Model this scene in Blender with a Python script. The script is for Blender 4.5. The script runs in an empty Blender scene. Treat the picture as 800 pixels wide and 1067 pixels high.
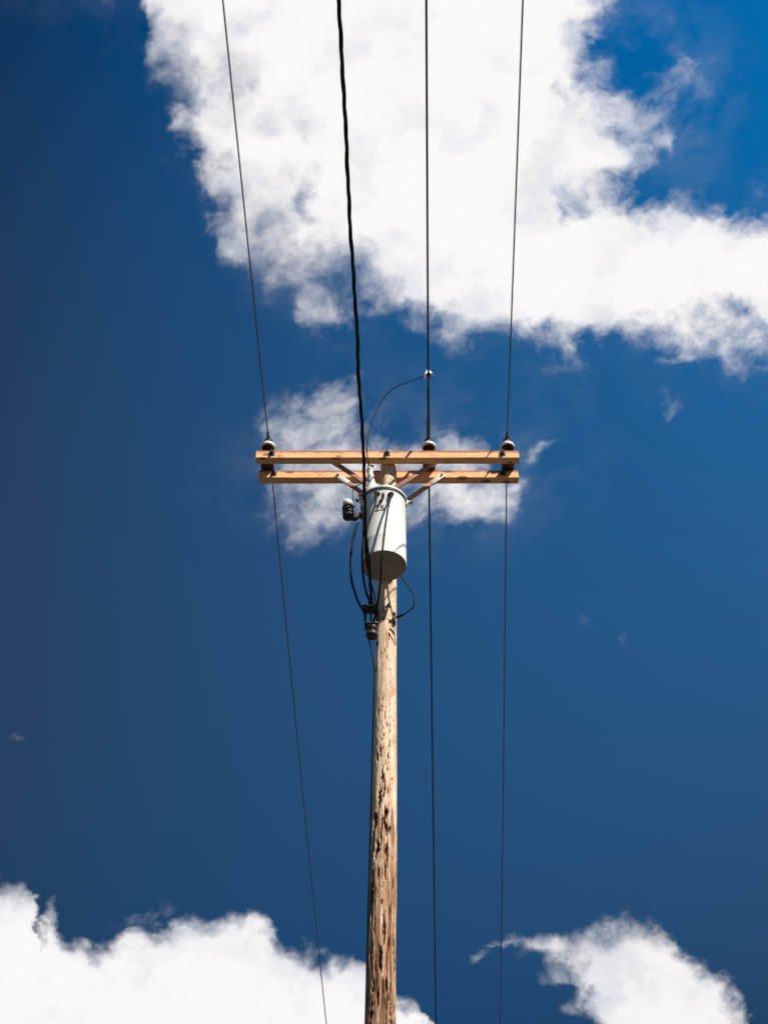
import bpy, bmesh, math, random
from mathutils import Vector, Matrix, noise
random.seed(7)
R = math.radians
scene = bpy.context.scene
col = scene.collection

# ------------------------------------------------------------------ camera
CAM = Vector((0, 0, 1.6)); PITCH = 46.0; FOC = 1700.0; CX, CY = 400.0, 533.5
cam = bpy.data.objects.new('camera', bpy.data.cameras.new('camera'))
col.objects.link(cam)
cam.location = CAM
cam.rotation_euler = (R(90 + PITCH), 0, 0)
cam.data.sensor_fit = 'VERTICAL'; cam.data.sensor_height = 36
cam.data.lens = 36 * FOC / 1067.0
cam.data.clip_start = 0.1; cam.data.clip_end = 5000
scene.camera = cam
FW = Vector((0, math.cos(R(PITCH)), math.sin(R(PITCH))))
UP = Vector((0, -math.sin(R(PITCH)), math.cos(R(PITCH))))

def at(px, py, Y):
    """Measured point of the photograph on the vertical plane at distance Y."""
    d = Vector((1, 0, 0)) * ((px - CX) / FOC) + UP * (-(py - CY) / FOC) + FW
    return CAM + d * (Y / d.y)

# ------------------------------------------------------------------ node helpers
class NT:
    def __init__(s, tree): s.t = tree; s.n = tree.nodes; s.l = tree.links
    def put(s, sock, v):
        if v is None: return
        if isinstance(v, bpy.types.NodeSocket): s.l.new(v, sock)
        else: sock.default_value = v
    def m(s, op, a, b=None, c=None, clamp=False):
        n = s.n.new('ShaderNodeMath'); n.operation = op; n.use_clamp = clamp
        s.put(n.inputs[0], a); s.put(n.inputs[1], b); s.put(n.inputs[2], c)
        return n.outputs[0]
    def v(s, op, a, b=None, scale=None):
        n = s.n.new('ShaderNodeVectorMath'); n.operation = op
        s.put(n.inputs[0], a); s.put(n.inputs[1], b)
        if scale is not None: s.put(n.inputs[3], scale)
        return n.outputs['Value'] if op in ('DOT_PRODUCT', 'LENGTH', 'DISTANCE') else n.outputs[0]
    def ss(s, x, lo, hi, a=0.0, b=1.0, kind='SMOOTHSTEP'):
        n = s.n.new('ShaderNodeMapRange'); n.interpolation_type = kind
        s.put(n.inputs[0], x); s.put(n.inputs[1], lo); s.put(n.inputs[2], hi); s.put(n.inputs[3], a); s.put(n.inputs[4], b)
        return n.outputs[0]
    def xyz(s, x, y, z=0.0):
        n = s.n.new('ShaderNodeCombineXYZ'); s.put(n.inputs[0], x); s.put(n.inputs[1], y); s.put(n.inputs[2], z)
        return n.outputs[0]
    def sep(s, v):
        n = s.n.new('ShaderNodeSeparateXYZ'); s.put(n.inputs[0], v); return n.outputs
    def noise(s, vec, scale, detail=6, rough=.55, dist=0.0, color=False, lac=2.0):
        n = s.n.new('ShaderNodeTexNoise'); n.inputs['Scale'].default_value = scale
        n.inputs['Detail'].default_value = detail; n.inputs['Roughness'].default_value = rough
        n.inputs['Distortion'].default_value = dist; n.inputs['Lacunarity'].default_value = lac
        if vec is not None: s.l.new(vec, n.inputs['Vector'])
        return n.outputs['Color'] if color else n.outputs['Fac']
    def mix(s, f, a, b, blend='MIX'):
        n = s.n.new('ShaderNodeMix'); n.data_type = 'RGBA'; n.blend_type = blend
        s.put(n.inputs[0], f); s.put(n.inputs[6], a); s.put(n.inputs[7], b)
        return n.outputs[2]
    def mapping(s, vec, scale=(1, 1, 1), loc=(0, 0, 0)):
        n = s.n.new('ShaderNodeMapping'); n.inputs['Scale'].default_value = scale; n.inputs['Location'].default_value = loc
        s.l.new(vec, n.inputs['Vector']); return n.outputs[0]
    def curve(s, x, pts, lo=-6.0, hi=6.0):
        """piecewise curve through pts (x, y), both running over lo..hi"""
        n = s.n.new('ShaderNodeFloatCurve'); c = n.mapping; c.use_clip = True
        t = lambda q: (q - lo) / (hi - lo)
        cu = c.curves[0]
        P = [(min(max(t(a), 0), 1), min(max(t(b), 0), 1)) for a, b in pts]
        while len(cu.points) < len(P): cu.points.new(.5, .5)
        for p, q in zip(cu.points, P): p.location = q; p.handle_type = 'AUTO_CLAMPED'
        c.update()
        s.l.new(s.ss(x, lo, hi, kind='LINEAR'), n.inputs['Value'])
        return s.ss(n.outputs[0], 0.0, 1.0, lo, hi, kind='LINEAR')

# ------------------------------------------------------------------ world: sky with fair-weather clouds
SKYFIT = ((.168, -.0040, -.0111, .0010, -.0022, -.0053), (.4876, .0374, .0263, -.0027, .006, -.0035), (.6354, .0523, .0445, -.0046, .0090, -.0020))
SUN_EL, SUN_AZ = 50.0, 41.5      # sun stands behind the viewer, to the right
sx, sy, sz = math.sin(R(SUN_AZ)) * math.cos(R(SUN_EL)), -math.cos(R(SUN_AZ)) * math.cos(R(SUN_EL)), math.sin(R(SUN_EL))
world = bpy.data.worlds.new('World'); scene.world = world; world.use_nodes = True
W = NT(world.node_tree); W.n.clear()
sky = W.n.new('ShaderNodeTexSky'); sky.sky_type = 'NISHITA'; sky.sun_disc = False
sky.sun_elevation = R(SUN_EL); sky.sun_rotation = math.atan2(sx, sy)
sky.air_density = 1.0; sky.dust_density = 0.3; sky.ozone_density = 3.0; sky.altitude = 900
tc = W.n.new('ShaderNodeTexCoord'); D = tc.outputs['Generated']
# a flat star-chart of this part of the heavens, centred 46 degrees up to the north
f = W.v('DOT_PRODUCT', D, tuple(FW)); fs = W.m('MAXIMUM', f, 0.15)
A0 = W.m('MULTIPLY', W.m('DIVIDE', W.v('DOT_PRODUCT', D, (1, 0, 0)), fs), 17.0)
B0 = W.m('MULTIPLY', W.m('DIVIDE', W.v('DOT_PRODUCT', D, tuple(UP)), fs), 17.0)
P0 = W.xyz(A0, B0, 0.0)
wn = W.v('SUBTRACT', W.noise(P0, 0.9, 5, .55, color=True), (.5, .5, .5))
wn2 = W.v('SUBTRACT', W.noise(P0, 3.6, 6, .6, color=True), (.5, .5, .5))
P1 = W.v('ADD', P0, W.v('ADD', W.v('SCALE', wn, scale=0.85), W.v('SCALE', wn2, scale=0.30)))
s1 = W.sep(P1); A, B = s1[0], s1[1]
cx = lambda x: (x - 400) / 100.0
cy = lambda y: (533.5 - y) / 100.0
def fx(pts): return [(cx(x), cy(y)) for x, y in pts]          # height as a function of azimuth
def fy(pts): return sorted([(cy(y), cx(x)) for x, y in pts])  # azimuth as a function of height

f1 = W.noise(P1, 1.15, 12, .60)
f2 = W.noise(P0, 3.0, 12, .55, dist=.35)
PS = W.v('ADD', P0, W.v('SCALE', wn, scale=0.45))
PW = W.xyz(W.v('DOT_PRODUCT', PS, (.66, .42, 0)), W.v('DOT_PRODUCT', PS, (-.58, .92, 0)))
f4 = W.noise(PW, 2.3, 11, .56, dist=.15)
n4 = W.m('SUBTRACT', f4, .5)
f3 = W.noise(W.v('ADD', P1, (7.3, 2.1, 0)), 0.55, 6, .55)
n1 = W.m('SUBTRACT', f1, .5); n2 = W.m('SUBTRACT', f2, .5); n3 = W.m('SUBTRACT', f3, .5)

def blob(px, py, rx, ry, amp, rot=0.0, src=None):
    c, s = math.cos(R(rot)), math.sin(R(rot))
    p = W.v('SUBTRACT', src or P1, (cx(px), cy(py), 0))
    u = W.v('DOT_PRODUCT', p, (c * 100 / rx, s * 100 / rx, 0)); v = W.v('DOT_PRODUCT', p, (-s * 100 / ry, c * 100 / ry, 0))
    r = W.v('LENGTH', W.xyz(u, v, 0.0))
    return W.ss(r, 0.0, 1.0, amp, 0.0)
def total(l):
    o = l[0]
    for q in l[1:]: o = W.m('ADD', o, q)
    return o
# big cloud bank
low = W.curve(A, fx([(-180, -40), (135, -20), (158, 60), (180, 95), (206, 140), (232, 220), (262, 262), (300, 290), (322, 335), (352, 340), (385, 318), (420, 322), (450, 345), (500, 345), (550, 345), (585, 346), (610, 358), (640, 352), (700, 354), (780, 380), (830, 390), (980, 380)]))
right = W.curve(B, fy([(640, -60), (634, 20), (622, 60), (634, 100), (662, 135), (668, 155), (640, 180), (600, 215), (500, 320)]))
upr = W.curve(A, fx([(-180, 260), (380, 200), (520, 200), (580, 210), (620, 190), (650, 200), (675, 222), (700, 214), (735, 208), (760, 222), (800, 224), (980, 240)]))
mainm = W.m('MINIMUM', W.m('SUBTRACT', B, low), W.m('MAXIMUM', W.m('SUBTRACT', right, A), W.m('SUBTRACT', upr, B)))
mainm = W.m('MINIMUM', W.m('ADD', mainm, blob(598, 176, 85, 50, .62, 0, P0)), 1.0)
dm = W.m('ADD', W.m('MULTIPLY', mainm, 1.5), W.m('MULTIPLY', n1, 2.2))
dm = W.m('ADD', dm, W.m('MULTIPLY', n2, 1.5))
dm = W.m('ADD', dm, W.m('MULTIPLY', n3, 1.2))

# openings where the bank thins to blue
holes = total([blob(575, 180, 80, 38, .40, 8), blob(700, 170, 40, 22, .4), blob(316, 200, 22, 40, 1.1, 20), blob(300, 195, 60, 60, .25), blob(345, 290, 50, 45, .55), blob(235, 85, 50, 50, .5), blob(780, 320, 60, 40, .5), blob(330, 110, 90, 90, .12)])
core = total([blob(460, 170, 150, 210, 1.4), blob(600, 275, 260, 75, 1.5), blob(470, 30, 150, 130, .9)])
dm = W.m('ADD', W.m('SUBTRACT', dm, holes), core)
am = W.m('MULTIPLY', W.ss(dm, -.35, W.ss(W.m('ADD', A0, W.m('MULTIPLY', B0, -.35)), -2.2, .3, 1.60, .85)), W.ss(mainm, -.50, .12))

# cumulus low on the left, its crest
lef = W.curve(A, fx([(-180, 900), (-40, 925), (0, 928), (28, 932), (44, 950), (40, 970), (67, 972), (84, 978), (107, 990), (124, 984), (146, 966), (169, 960), (197, 950), (231, 950), (252, 958), (276, 972), (292, 990), (315, 996), (337, 996), (360, 1004), (382, 1007), (416, 1028), (430, 1044), (440, 1080), (470, 1140), (980, 1140)]))
ml = W.m('SUBTRACT', lef, B)
dl = total([W.m('MULTIPLY', W.m('MINIMUM', ml, 1.0), 4.6), W.m('MULTIPLY', n1, 1.9), W.m('MULTIPLY', n2, 2.0)])
al = W.ss(dl, -.35, 1.1)
# cloud low on the right
rtop = W.curve(A, fx([(-180, 1140), (440, 1140), (480, 1010), (500, 985), (529, 976), (560, 970), (612, 972), (634, 964), (651, 957), (677, 962), (695, 966), (704, 981), (721, 1003), (747, 1029), (774, 1060), (800, 1095), (980, 1140)]))
rlef = W.curve(B, fy([(480, 940), (505, 970), (545, 984), (555, 1000), (551, 1025), (577, 1038), (592, 1067), (620, 1110)]))
mr = W.m('MINIMUM', W.m('SUBTRACT', rtop, B), W.m('SUBTRACT', A, rlef))
dr = total([W.m('MULTIPLY', W.m('MINIMUM', mr, 1.0), 3.6), W.m('MULTIPLY', n1, 1.6), W.m('MULTIPLY', n2, 2.0), blob(690, 1030, 110, 80, .8)])
dr = W.m('SUBTRACT', dr, blob(592, 1022, 62, 44, 1.1))
ar = W.m('MULTIPLY', W.ss(dr, -.3, 1.4), .96)
# torn wisps
mid = total([blob(415, 488, 190, 70, .62), blob(500, 530, 80, 40, .35), blob(345, 450, 85, 62, .95, -20), blob(300, 440, 45, 40, .5), blob(318, 535, 62, 52, .80, 20), blob(380, 500, 130, 45, .75), blob(470, 465, 75, 26, .85), blob(478, 520, 95, 48, .95, 10), blob(355, 405, 42, 26, .6, 30), blob(565, 470, 26, 14, .55, 30), blob(520, 520, 50, 30, .6, 30)])
dw = total([mid, W.m('MULTIPLY', n1, 2.0), W.m('MULTIPLY', n4, 4.6)])
aw = W.m('MULTIPLY', W.m('MULTIPLY', W.ss(dw, -.05, 2.3), .92), W.ss(mid, 0.0, .65))
mid2 = total([blob(165, 945, 50, 14, .35, 30), blob(590, 642, 36, 28, .17), blob(655, 660, 40, 16, .12, 40), blob(690, 430, 34, 28, .26), blob(6, 764, 40, 10, .30), blob(690, 85, 80, 110, .36, -20), blob(640, 100, 50, 70, .25), blob(192, 128, 30, 36, .62), blob(164, 66, 26, 36, .55), blob(212, 150, 26, 30, .5), blob(250, 262, 40, 26, .45), blob(225, 190, 26, 26, .45), blob(640, 105, 48, 40, .55), blob(680, 138, 26, 18, .65, 20), blob(700, 378, 30, 14, .5), blob(600, 385, 90, 30, .25), blob(508, 985, 30, 18, .5), blob(150, 948, 60, 22, .4, 30), blob(720, 215, 60, 30, .5), blob(180, 130, 40, 60, .15), blob(345, 330, 50, 26, .8), blob(235, 240, 40, 40, .5), blob(650, 900, 60, 20, .1)])
dw2 = total([mid2, W.m('MULTIPLY', n1, 1.0), W.m('MULTIPLY', n4, 2.8)])
aw2 = W.m('MULTIPLY', W.m('MULTIPLY', W.ss(dw2, .25, 1.5), .75), W.ss(mid2, 0.0, .3))
inv = lambda q: W.m('SUBTRACT', 1.0, q)
veil = total([blob(685, 95, 130, 130, .10, 0, P0), blob(420, 490, 260, 130, .07, 0, P0), W.ss(mainm, -.9, .1, 0.0, .03)])
veil = W.m('MULTIPLY', veil, W.ss(W.m('ADD', f4, n1), .32, .72))
cover = inv(W.m('MULTIPLY', W.m('MULTIPLY', inv(am), inv(al)), W.m('MULTIPLY', inv(ar), W.m('MULTIPLY', W.m('MULTIPLY', inv(aw), inv(veil)), inv(aw2)))))
# the rest of the heavens: scattered clouds of the same kind
g1 = W.noise(D, 2.6, 9, .58)
gen = W.ss(g1, .62, .78)
inchart = W.ss(f, .70, .80)
cover = W.m('ADD', W.m('MULTIPLY', cover, inchart), W.m('MULTIPLY', gen, inv(inchart)))
cover = W.m('MINIMUM', W.m('MAXIMUM', cover, 0.0), 1.0)
# thick cloud is white, thinner and hollow parts greyer
f5 = W.noise(W.v('ADD', P1, (3.3, 9.1, 0)), 1.5, 7, .52)
relief = W.m('ADD', W.m('MULTIPLY', n3, 1.5), W.m('MULTIPLY', W.m('SUBTRACT', f5, .5), 2.6))
whole = W.m('MAXIMUM', W.m('MULTIPLY', dm, .16), W.m('MAXIMUM', W.m('MULTIPLY', W.m('MAXIMUM', dl, dr), .12), W.m('MULTIPLY', W.m('MULTIPLY', dw, aw), .22)))
shade = W.ss(W.m('ADD', relief, W.m('ADD', whole, .28)), -.15, .75)
CLOUD_HI = (6.42, 6.22, 6.18, 1); CLOUD_LO = (5.1, 5.2, 5.55, 1)
ccol = W.mix(shade, CLOUD_LO, CLOUD_HI)
# deep polarised blue, deepest away from the sun
AQ = W.m('MINIMUM', W.m('MAXIMUM', A0, -4.6), 4.6); BQ = W.m('MINIMUM', W.m('MAXIMUM', B0, -6.0), 6.0)
def poly(c):
    return total([W.m('MULTIPLY', AQ, c[1]), W.m('MULTIPLY', BQ, c[2]), W.m('MULTIPLY', W.m('MULTIPLY', AQ, AQ), c[3]),
                  W.m('MULTIPLY', W.m('MULTIPLY', AQ, BQ), c[4]), W.m('MULTIPLY', W.m('MULTIPLY', BQ, BQ), c[5]), W.m('ADD', c[0], 0.0)])
tint = W.xyz(*[W.m('MINIMUM', W.m('MAXIMUM', poly(c), .01), 1.1) for c in SKYFIT])
tint = W.mix(inchart, (.17, .36, .44, 1), tint)
skyc = W.mix(1.0, sky.outputs[0], tint, 'MULTIPLY')
final = W.mix(cover, skyc, ccol)
bg = W.n.new('ShaderNodeBackground'); bg.inputs['Strength'].default_value = 0.1
W.l.new(final, bg.inputs['Color'])
wo = W.n.new('ShaderNodeOutputWorld'); W.l.new(bg.outputs[0], wo.inputs['Surface'])
world.cycles.sampling_method = 'MANUAL'; world.cycles.sample_map_resolution = 512

sl = bpy.data.lights.new('sun', 'SUN'); sl.energy = 5.0; sl.angle = R(.5); sl.color = (1, .95, .87)
so = bpy.data.objects.new('sun', sl); col.objects.link(so)
so.rotation_euler = Vector((sx, sy, sz)).to_track_quat('Z', 'Y').to_euler(); so.location = (20, -20, 40)
scene.view_settings.view_transform = 'Standard'; scene.view_settings.look = 'None'
scene.view_settings.exposure = 0.6; scene.view_settings.gamma = 1.0; scene.view_settings.use_curve_mapping = False

# ------------------------------------------------------------------ materials
def mat(name):
    m = bpy.data.materials.new(name); m.use_nodes = True
    t = NT(m.node_tree); b = m.node_tree.nodes['Principled BSDF']
    c = t.n.new('ShaderNodeTexCoord').outputs['Object']
    return m, t, b, c
def bump(t, b, h, strength=.5, dist=.01):
    n = t.n.new('ShaderNodeBump'); n.inputs['Strength'].default_value = strength; n.inputs['Distance'].default_value = dist
    t.l.new(h, n.inputs['Height']); t.l.new(n.outputs[0], b.inputs['Normal'])
def plain(name, c, c2, rough=.5, metal=0.0, scale=30, bs=.2, bd=.0008, spec=.5):
    m, t, b, co = mat(name)
    n = t.noise(co, scale, 6, .6)
    t.l.new(t.mix(t.ss(n, .35, .68), c, c2), b.inputs['Base Color'])
    b.inputs['Roughness'].default_value = rough; b.inputs['Metallic'].default_value = metal
    b.inputs['Specular IOR Level'].default_value = spec
    bump(t, b, n, bs, bd)
    return m

def wood_arm():
    m, t, b, co = mat('crossarm_wood')
    g = t.noise(t.mapping(co, (.9, 26, 26)), 2.2, 8, .62)
    g2 = t.noise(t.mapping(co, (5, 90, 90)), 1.6, 6, .6)
    big = t.noise(t.mapping(co, (2.2, 7, 7), (3.1, 0, 0)), 1.3, 6, .6)
    c = t.mix(t.ss(g, .3, .7), (.91, .52, .255, 1), (.83, .41, .175, 1))
    c = t.mix(t.m('MULTIPLY', t.ss(g2, .55, .75), .6), c, (.40, .17, .06, 1))
    c = t.mix(t.m('MULTIPLY', t.ss(big, .55, .72), .5), c, (.86, .58, .33, 1))
    # red-brown preservative left along the upper arris and in blotches
    z = t.sep(co)[2]
    edge = t.m('ADD', t.ss(z, 12.786, 12.840), t.m('MULTIPLY', t.m('SUBTRACT', t.noise(t.mapping(co, (9, 9, 14)), 1.5, 7, .65), .5), 1.8))
    c = t.mix(t.m('MULTIPLY', t.ss(edge, .45, .85), .8), c, (.33, .085, .045, 1))
    # knots with their dark rings, end checks
    v = t.n.new('ShaderNodeTexVoronoi'); v.inputs['Scale'].default_value = 1.0; v.voronoi_dimensions = '3D'
    t.l.new(t.v('ADD', t.mapping(co, (4.2, 9, 9)), t.v('SCALE', t.noise(co, 14, 4, .6, color=True), scale=.22)), v.inputs['Vector'])
    c = t.mix(t.m('MULTIPLY', t.ss(v.outputs[0], .26, .14), .85), c, (.17, .06, .03, 1))
    blk = t.noise(t.mapping(co, (7, 24, 24), (0, 4, 2)), 2.6, 8, .7)
    c = t.mix(t.m('MULTIPLY', t.ss(blk, .595, .66), .8), c, (.16, .06, .035, 1))
    t.l.new(c, b.inputs['Base Color']); b.inputs['Roughness'].default_value = .8; b.inputs['Specular IOR Level'].default_value = .25
    bump(t, b, t.m('ADD', t.m('MULTIPLY', g2, .5), g), .35, .0012)
    return m

def wood_pole():
    m, t, b, co = mat('weathered_pole_wood')
    g = t.noise(t.mapping(co, (30, 30, 1.6)), 1.5, 9, .65)
    fine = t.noise(t.mapping(co, (110, 110, 9)), 1.2, 6, .65)
    blot = t.noise(t.mapping(co, (20, 20, 4.5), (5, 1, 2)), 1.2, 8, .62)
    rust = t.noise(t.mapping(co, (34, 34, 3.2), (1, 8, 3)), 1.1, 8, .65)
    z = t.sep(co)[2]
    lowf = t.ss(z, 9.3, 7.6)            # bark-side weathering grows towards the butt
    c = t.mix(t.ss(g, .38, .62), (.83, .62, .43, 1), (.66, .45, .29, 1))
    c = t.mix(t.m('MULTIPLY', lowf, .75), c, t.mix(t.ss(g, .40, .60), (.62, .43, .28, 1), (.32, .185, .10, 1)))
    c = t.mix(t.m('MULTIPLY', t.ss(blot, .46, .60), t.m('ADD', .50, t.m('MULTIPLY', lowf, .35))), c, (.42, .255, .145, 1))
    c = t.mix(t.m('MULTIPLY', t.ss(rust, t.m('SUBTRACT', .57, t.m('MULTIPLY', lowf, .10)), t.m('SUBTRACT', .66, t.m('MULTIPLY', lowf, .08))), .75), c, (.33, .135, .055, 1))
    pk = t.noise(t.mapping(co, (60, 60, 26), (2, 2, 9)), 1.1, 7, .72)
    band = t.noise(t.mapping(co, (3, 3, 1.6), (8, 2, 1)), 1.0, 3, .5)   # woodpecked and checked stretches
    pth = t.m('SUBTRACT', .635, t.m('MULTIPLY', t.ss(band, .45, .62), .09))
    c = t.mix(t.m('MULTIPLY', t.ss(pk, pth, t.m('ADD', pth, .05)), .9), c, (.13, .06, .035, 1))
    pt = t.noise(t.mapping(co, (95, 95, 4.0), (4, 3, 1)), 1.0, 6, .65)
    c = t.mix(t.m('MULTIPLY', t.ss(pt, t.m('SUBTRACT', .62, t.m('MULTIPLY', lowf, .06)), .66), t.m('ADD', .3, t.m('MULTIPLY', lowf, .55))), c, (.15, .07, .035, 1))
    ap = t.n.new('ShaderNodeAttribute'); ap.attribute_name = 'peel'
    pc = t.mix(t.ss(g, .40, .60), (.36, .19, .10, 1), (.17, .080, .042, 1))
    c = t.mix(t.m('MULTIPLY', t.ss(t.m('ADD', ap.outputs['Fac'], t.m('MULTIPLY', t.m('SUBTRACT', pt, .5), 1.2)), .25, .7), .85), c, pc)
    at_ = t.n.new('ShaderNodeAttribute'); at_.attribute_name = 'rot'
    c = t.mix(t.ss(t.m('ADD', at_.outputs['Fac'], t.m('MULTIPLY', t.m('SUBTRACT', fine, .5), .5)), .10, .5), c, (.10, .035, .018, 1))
    t.l.new(c, b.inputs['Base Color']); b.inputs['Roughness'].default_value = .88; b.inputs['Specular IOR Level'].default_value = .2
    h = t.m('ADD', t.m('MULTIPLY', fine, .5), t.m('ADD', g, t.m('MULTIPLY', pk, -.8)))
    bump(t, b, h, .5, .0028)
    return m

def tank_paint():
    m, t, b, co = mat('pale_tank_paint')
    n = t.noise(co, 7, 7, .6); st = t.noise(t.mapping(co, (26, 26, 2.0)), 1.6, 7, .6)
    c = t.mix(t.ss(n, .35, .7), (.80, .78, .70, 1), (.73, .71, .62, 1))
    c = t.mix(t.m('MULTIPLY', t.ss(st, .50, .66), .35), c, (.50, .44, .34, 1))
    sp = t.noise(co, 55, 4, .6)
    c = t.mix(t.m('MULTIPLY', t.ss(sp, .70, .76), .5), c, (.30, .17, .09, 1))
    t.l.new(c, b.inputs['Base Color']); b.inputs['Roughness'].default_value = .42
    bump(t, b, n, .08, .004)
    return m
def tank_base():
    m, t, b, co = mat('dark_tank_base')
    n = t.noise(co, 9, 7, .65); n2 = t.noise(co, 30, 6, .6)
    c = t.mix(t.ss(n, .38, .66), (.36, .32, .29, 1), (.27, .22, .19, 1))  # mottled grey-brown underside, darker than the tank wall
    c = t.mix(t.m('MULTIPLY', t.ss(n2, .55, .7), .5), c, (.34, .31, .27, 1))
    t.l.new(c, b.inputs['Base Color']); b.inputs['Roughness'].default_value = .75
    bump(t, b, n2, .3, .001); return m

M = {}
M['arm'] = wood_arm(); M['pole'] = wood_pole(); M['tank'] = tank_paint(); M['base'] = tank_base()
M['brace'] = plain('red_brown_brace', (.45, .20, .12, 1), (.27, .105, .06, 1), .75, 0, 24)
M['zinc'] = plain('weathered_zinc', (.62, .57, .51, 1), (.48, .42, .36, 1), .5, .15, 40)
M['steel'] = plain('dark_steel', (.05, .04, .035, 1), (.03, .025, .022, 1), .6, .3, 60)
M['rust'] = plain('rusty_steel', (.075, .045, .033, 1), (.045, .03, .024, 1), .7, .1, 50)
M['wire'] = plain('weathered_conductor', (.075, .06, .055, 1), (.045, .038, .036, 1), .8, 0, 40, spec=.15)
M['thin'] = plain('brown_conductor', (.20, .135, .11, 1), (.13, .09, .075, 1), .7, 0, 40, spec=.2)
M['black'] = plain('black_rubber', (.016, .014, .014, 1), (.026, .022, .021, 1), .75, 0, 60, spec=.12)
M['porc'] = plain('white_porcelain', (.78, .77, .73, 1), (.70, .68, .63, 1), .2, 0, 20, .05)
M['glaze'] = plain('brown_porcelain', (.060, .038, .030, 1), (.04, .026, .022, 1), .45, 0, 25, .05, spec=.25)
M['grey'] = plain('grey_porcelain', (.33, .31, .29, 1), (.22, .20, .18, 1), .3, 0, 25, .05)
M['silver'] = plain('bright_aluminium', (.80, .80, .80, 1), (.65, .65, .66, 1), .3, .7, 40)
M['paint'] = plain('black_paint', (.02, .02, .02, 1), (.03, .03, .03, 1), .5)
m, t, b, co = mat('dry_ground')
c = t.mix(t.ss(t.noise(co, .15, 8, .6), .35, .65), (.032, .026, .022, 1), (.026, .024, .016, 1))
c = t.mix(t.ss(t.noise(co, 3, 8, .7), .45, .7), c, (.045, .036, .030, 1))
t.l.new(c, b.inputs['Base Color']); b.inputs['Roughness'].default_value = .95; bump(t, b, t.noise(co, 6, 8, .7), .6, .05)
M['ground'] = m

# ------------------------------------------------------------------ object helpers
def origin(o):
    v = Vector((0, 0, 0))
    while o is not None: v += o.location; o = o.parent
    return v
def link(name, bm, m, parent=None, loc=None, smooth=True, angle=35):
    """bm is given in world coordinates; becomes ONE mesh object"""
    me = bpy.data.meshes.new(name)
    o = bpy.data.objects.new(name, me); col.objects.link(o)
    if parent is not None: o.parent = parent
    else: o.location = loc if loc is not None else (0, 0, 0)
    bmesh.ops.recalc_face_normals(bm, faces=bm.faces)
    if smooth:
        for f_ in bm.faces: f_.smooth = True
        for e in bm.edges:
            if len(e.link_faces) == 2 and e.calc_face_angle(0) > R(angle): e.smooth = False
    bmesh.ops.translate(bm, verts=bm.verts, vec=-origin(o))
    bm.to_mesh(me); bm.free()
    me.materials.append(m)
    # keep shading coordinates in world space whatever the origin is
    return o
def thing(name, label, cat, loc, group=None):
    o = bpy.data.objects.new(name, None); col.objects.link(o); o.location = loc; o.empty_display_size = .2
    return tag(o, label, cat, group)
def tag(o, label, cat, group=None):
    o['label'] = label; o['category'] = cat
    if group: o['group'] = group
    return o

def smooth_path(pts, n=8):
    pts = [Vector(p) for p in pts]; out = []
    P = [2 * pts[0] - pts[1]] + pts + [2 * pts[-1] - pts[-2]]
    for i in range(1, len(P) - 2):
        for k in range(n):
            u = k / n; a, b_, c_, d = P[i - 1], P[i], P[i + 1], P[i + 2]
            out.append(.5 * ((2 * b_) + (c_ - a) * u + (2 * a - 5 * b_ + 4 * c_ - d) * u * u + (3 * b_ - a - 3 * c_ + d) * u ** 3))
    out.append(P[-2]); return out
def frames(path):
    T = []
    for i in range(len(path)):
        T.append((path[min(i + 1, len(path) - 1)] - path[max(i - 1, 0)]).normalized())
    n = T[0].orthogonal().normalized(); N = []
    for tt in T:
        n = (n - tt * n.dot(tt)); n.normalize(); N.append(n.copy())
    return T, N
def tube(bm, path, r, seg=10, caps=True):
    T, N = frames(path); rings = []
    for i, p in enumerate(path):
        b_ = T[i].cross(N[i]); rr = r(i / (len(path) - 1)) if callable(r) else r
        rings.append([bm.verts.new(p + (N[i] * math.cos(2 * math.pi * k / seg) + b_ * math.sin(2 * math.pi * k / seg)) * rr) for k in range(seg)])
    for a, c_ in zip(rings, rings[1:]):
        for k in range(seg): bm.faces.new((a[k], a[(k + 1) % seg], c_[(k + 1) % seg], c_[k]))
    if caps: bm.faces.new(rings[0]); bm.faces.new(rings[-1][::-1])
def box(bm, c, size, rot=None, bev=.003):
    r = bmesh.ops.create_cube(bm, size=1.0); vs = r['verts']
    bmesh.ops.scale(bm, vec=size, verts=vs)
    es = list({e for v_ in vs for e in v_.link_edges})
    if bev:
        rb = bmesh.ops.bevel(bm, geom=es, offset=bev, segments=2, affect='EDGES', profile=.5)
        vs = list({v_ for f_ in rb['faces'] for v_ in f_.verts} | {v_ for v_ in vs if v_.is_valid})
    if rot is not None: bmesh.ops.rotate(bm, cent=(0, 0, 0), matrix=rot, verts=vs)
    bmesh.ops.translate(bm, vec=c, verts=vs); return vs
def lathe(bm, prof, base, axis=(0, 0, 1), seg=40):
    """prof: (radius, height) pairs along axis from base"""
    q = Vector(axis).normalized().to_track_quat('Z', 'Y').to_matrix(); base = Vector(base); rings = []
    for r_, h in prof:
        if r_ <= 1e-6: rings.append([bm.verts.new(base + q @ Vector((0, 0, h)))])
        else: rings.append([bm.verts.new(base + q @ Vector((r_ * math.cos(2 * math.pi * k / seg), r_ * math.sin(2 * math.pi * k / seg), h))) for k in range(seg)])
    for a, c_ in zip(rings, rings[1:]):
        for k in range(seg):
            k2 = (k + 1) % seg
            if len(a) == 1 and len(c_) == 1: continue
            if len(a) == 1: bm.faces.new((a[0], c_[k2], c_[k]))
            elif len(c_) == 1: bm.faces.new((a[k], a[k2], c_[0]))
            else: bm.faces.new((a[k], a[k2], c_[k2], c_[k]))
    for rg in (rings[0], rings[-1]):
        if len(rg) > 1: bm.faces.new(rg if rg is rings[-1] else rg[::-1])
def rod(bm, a, b_, r, seg=14):
    tube(bm, [Vector(a), (Vector(a) + Vector(b_)) / 2, Vector(b_)], r, seg)
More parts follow.
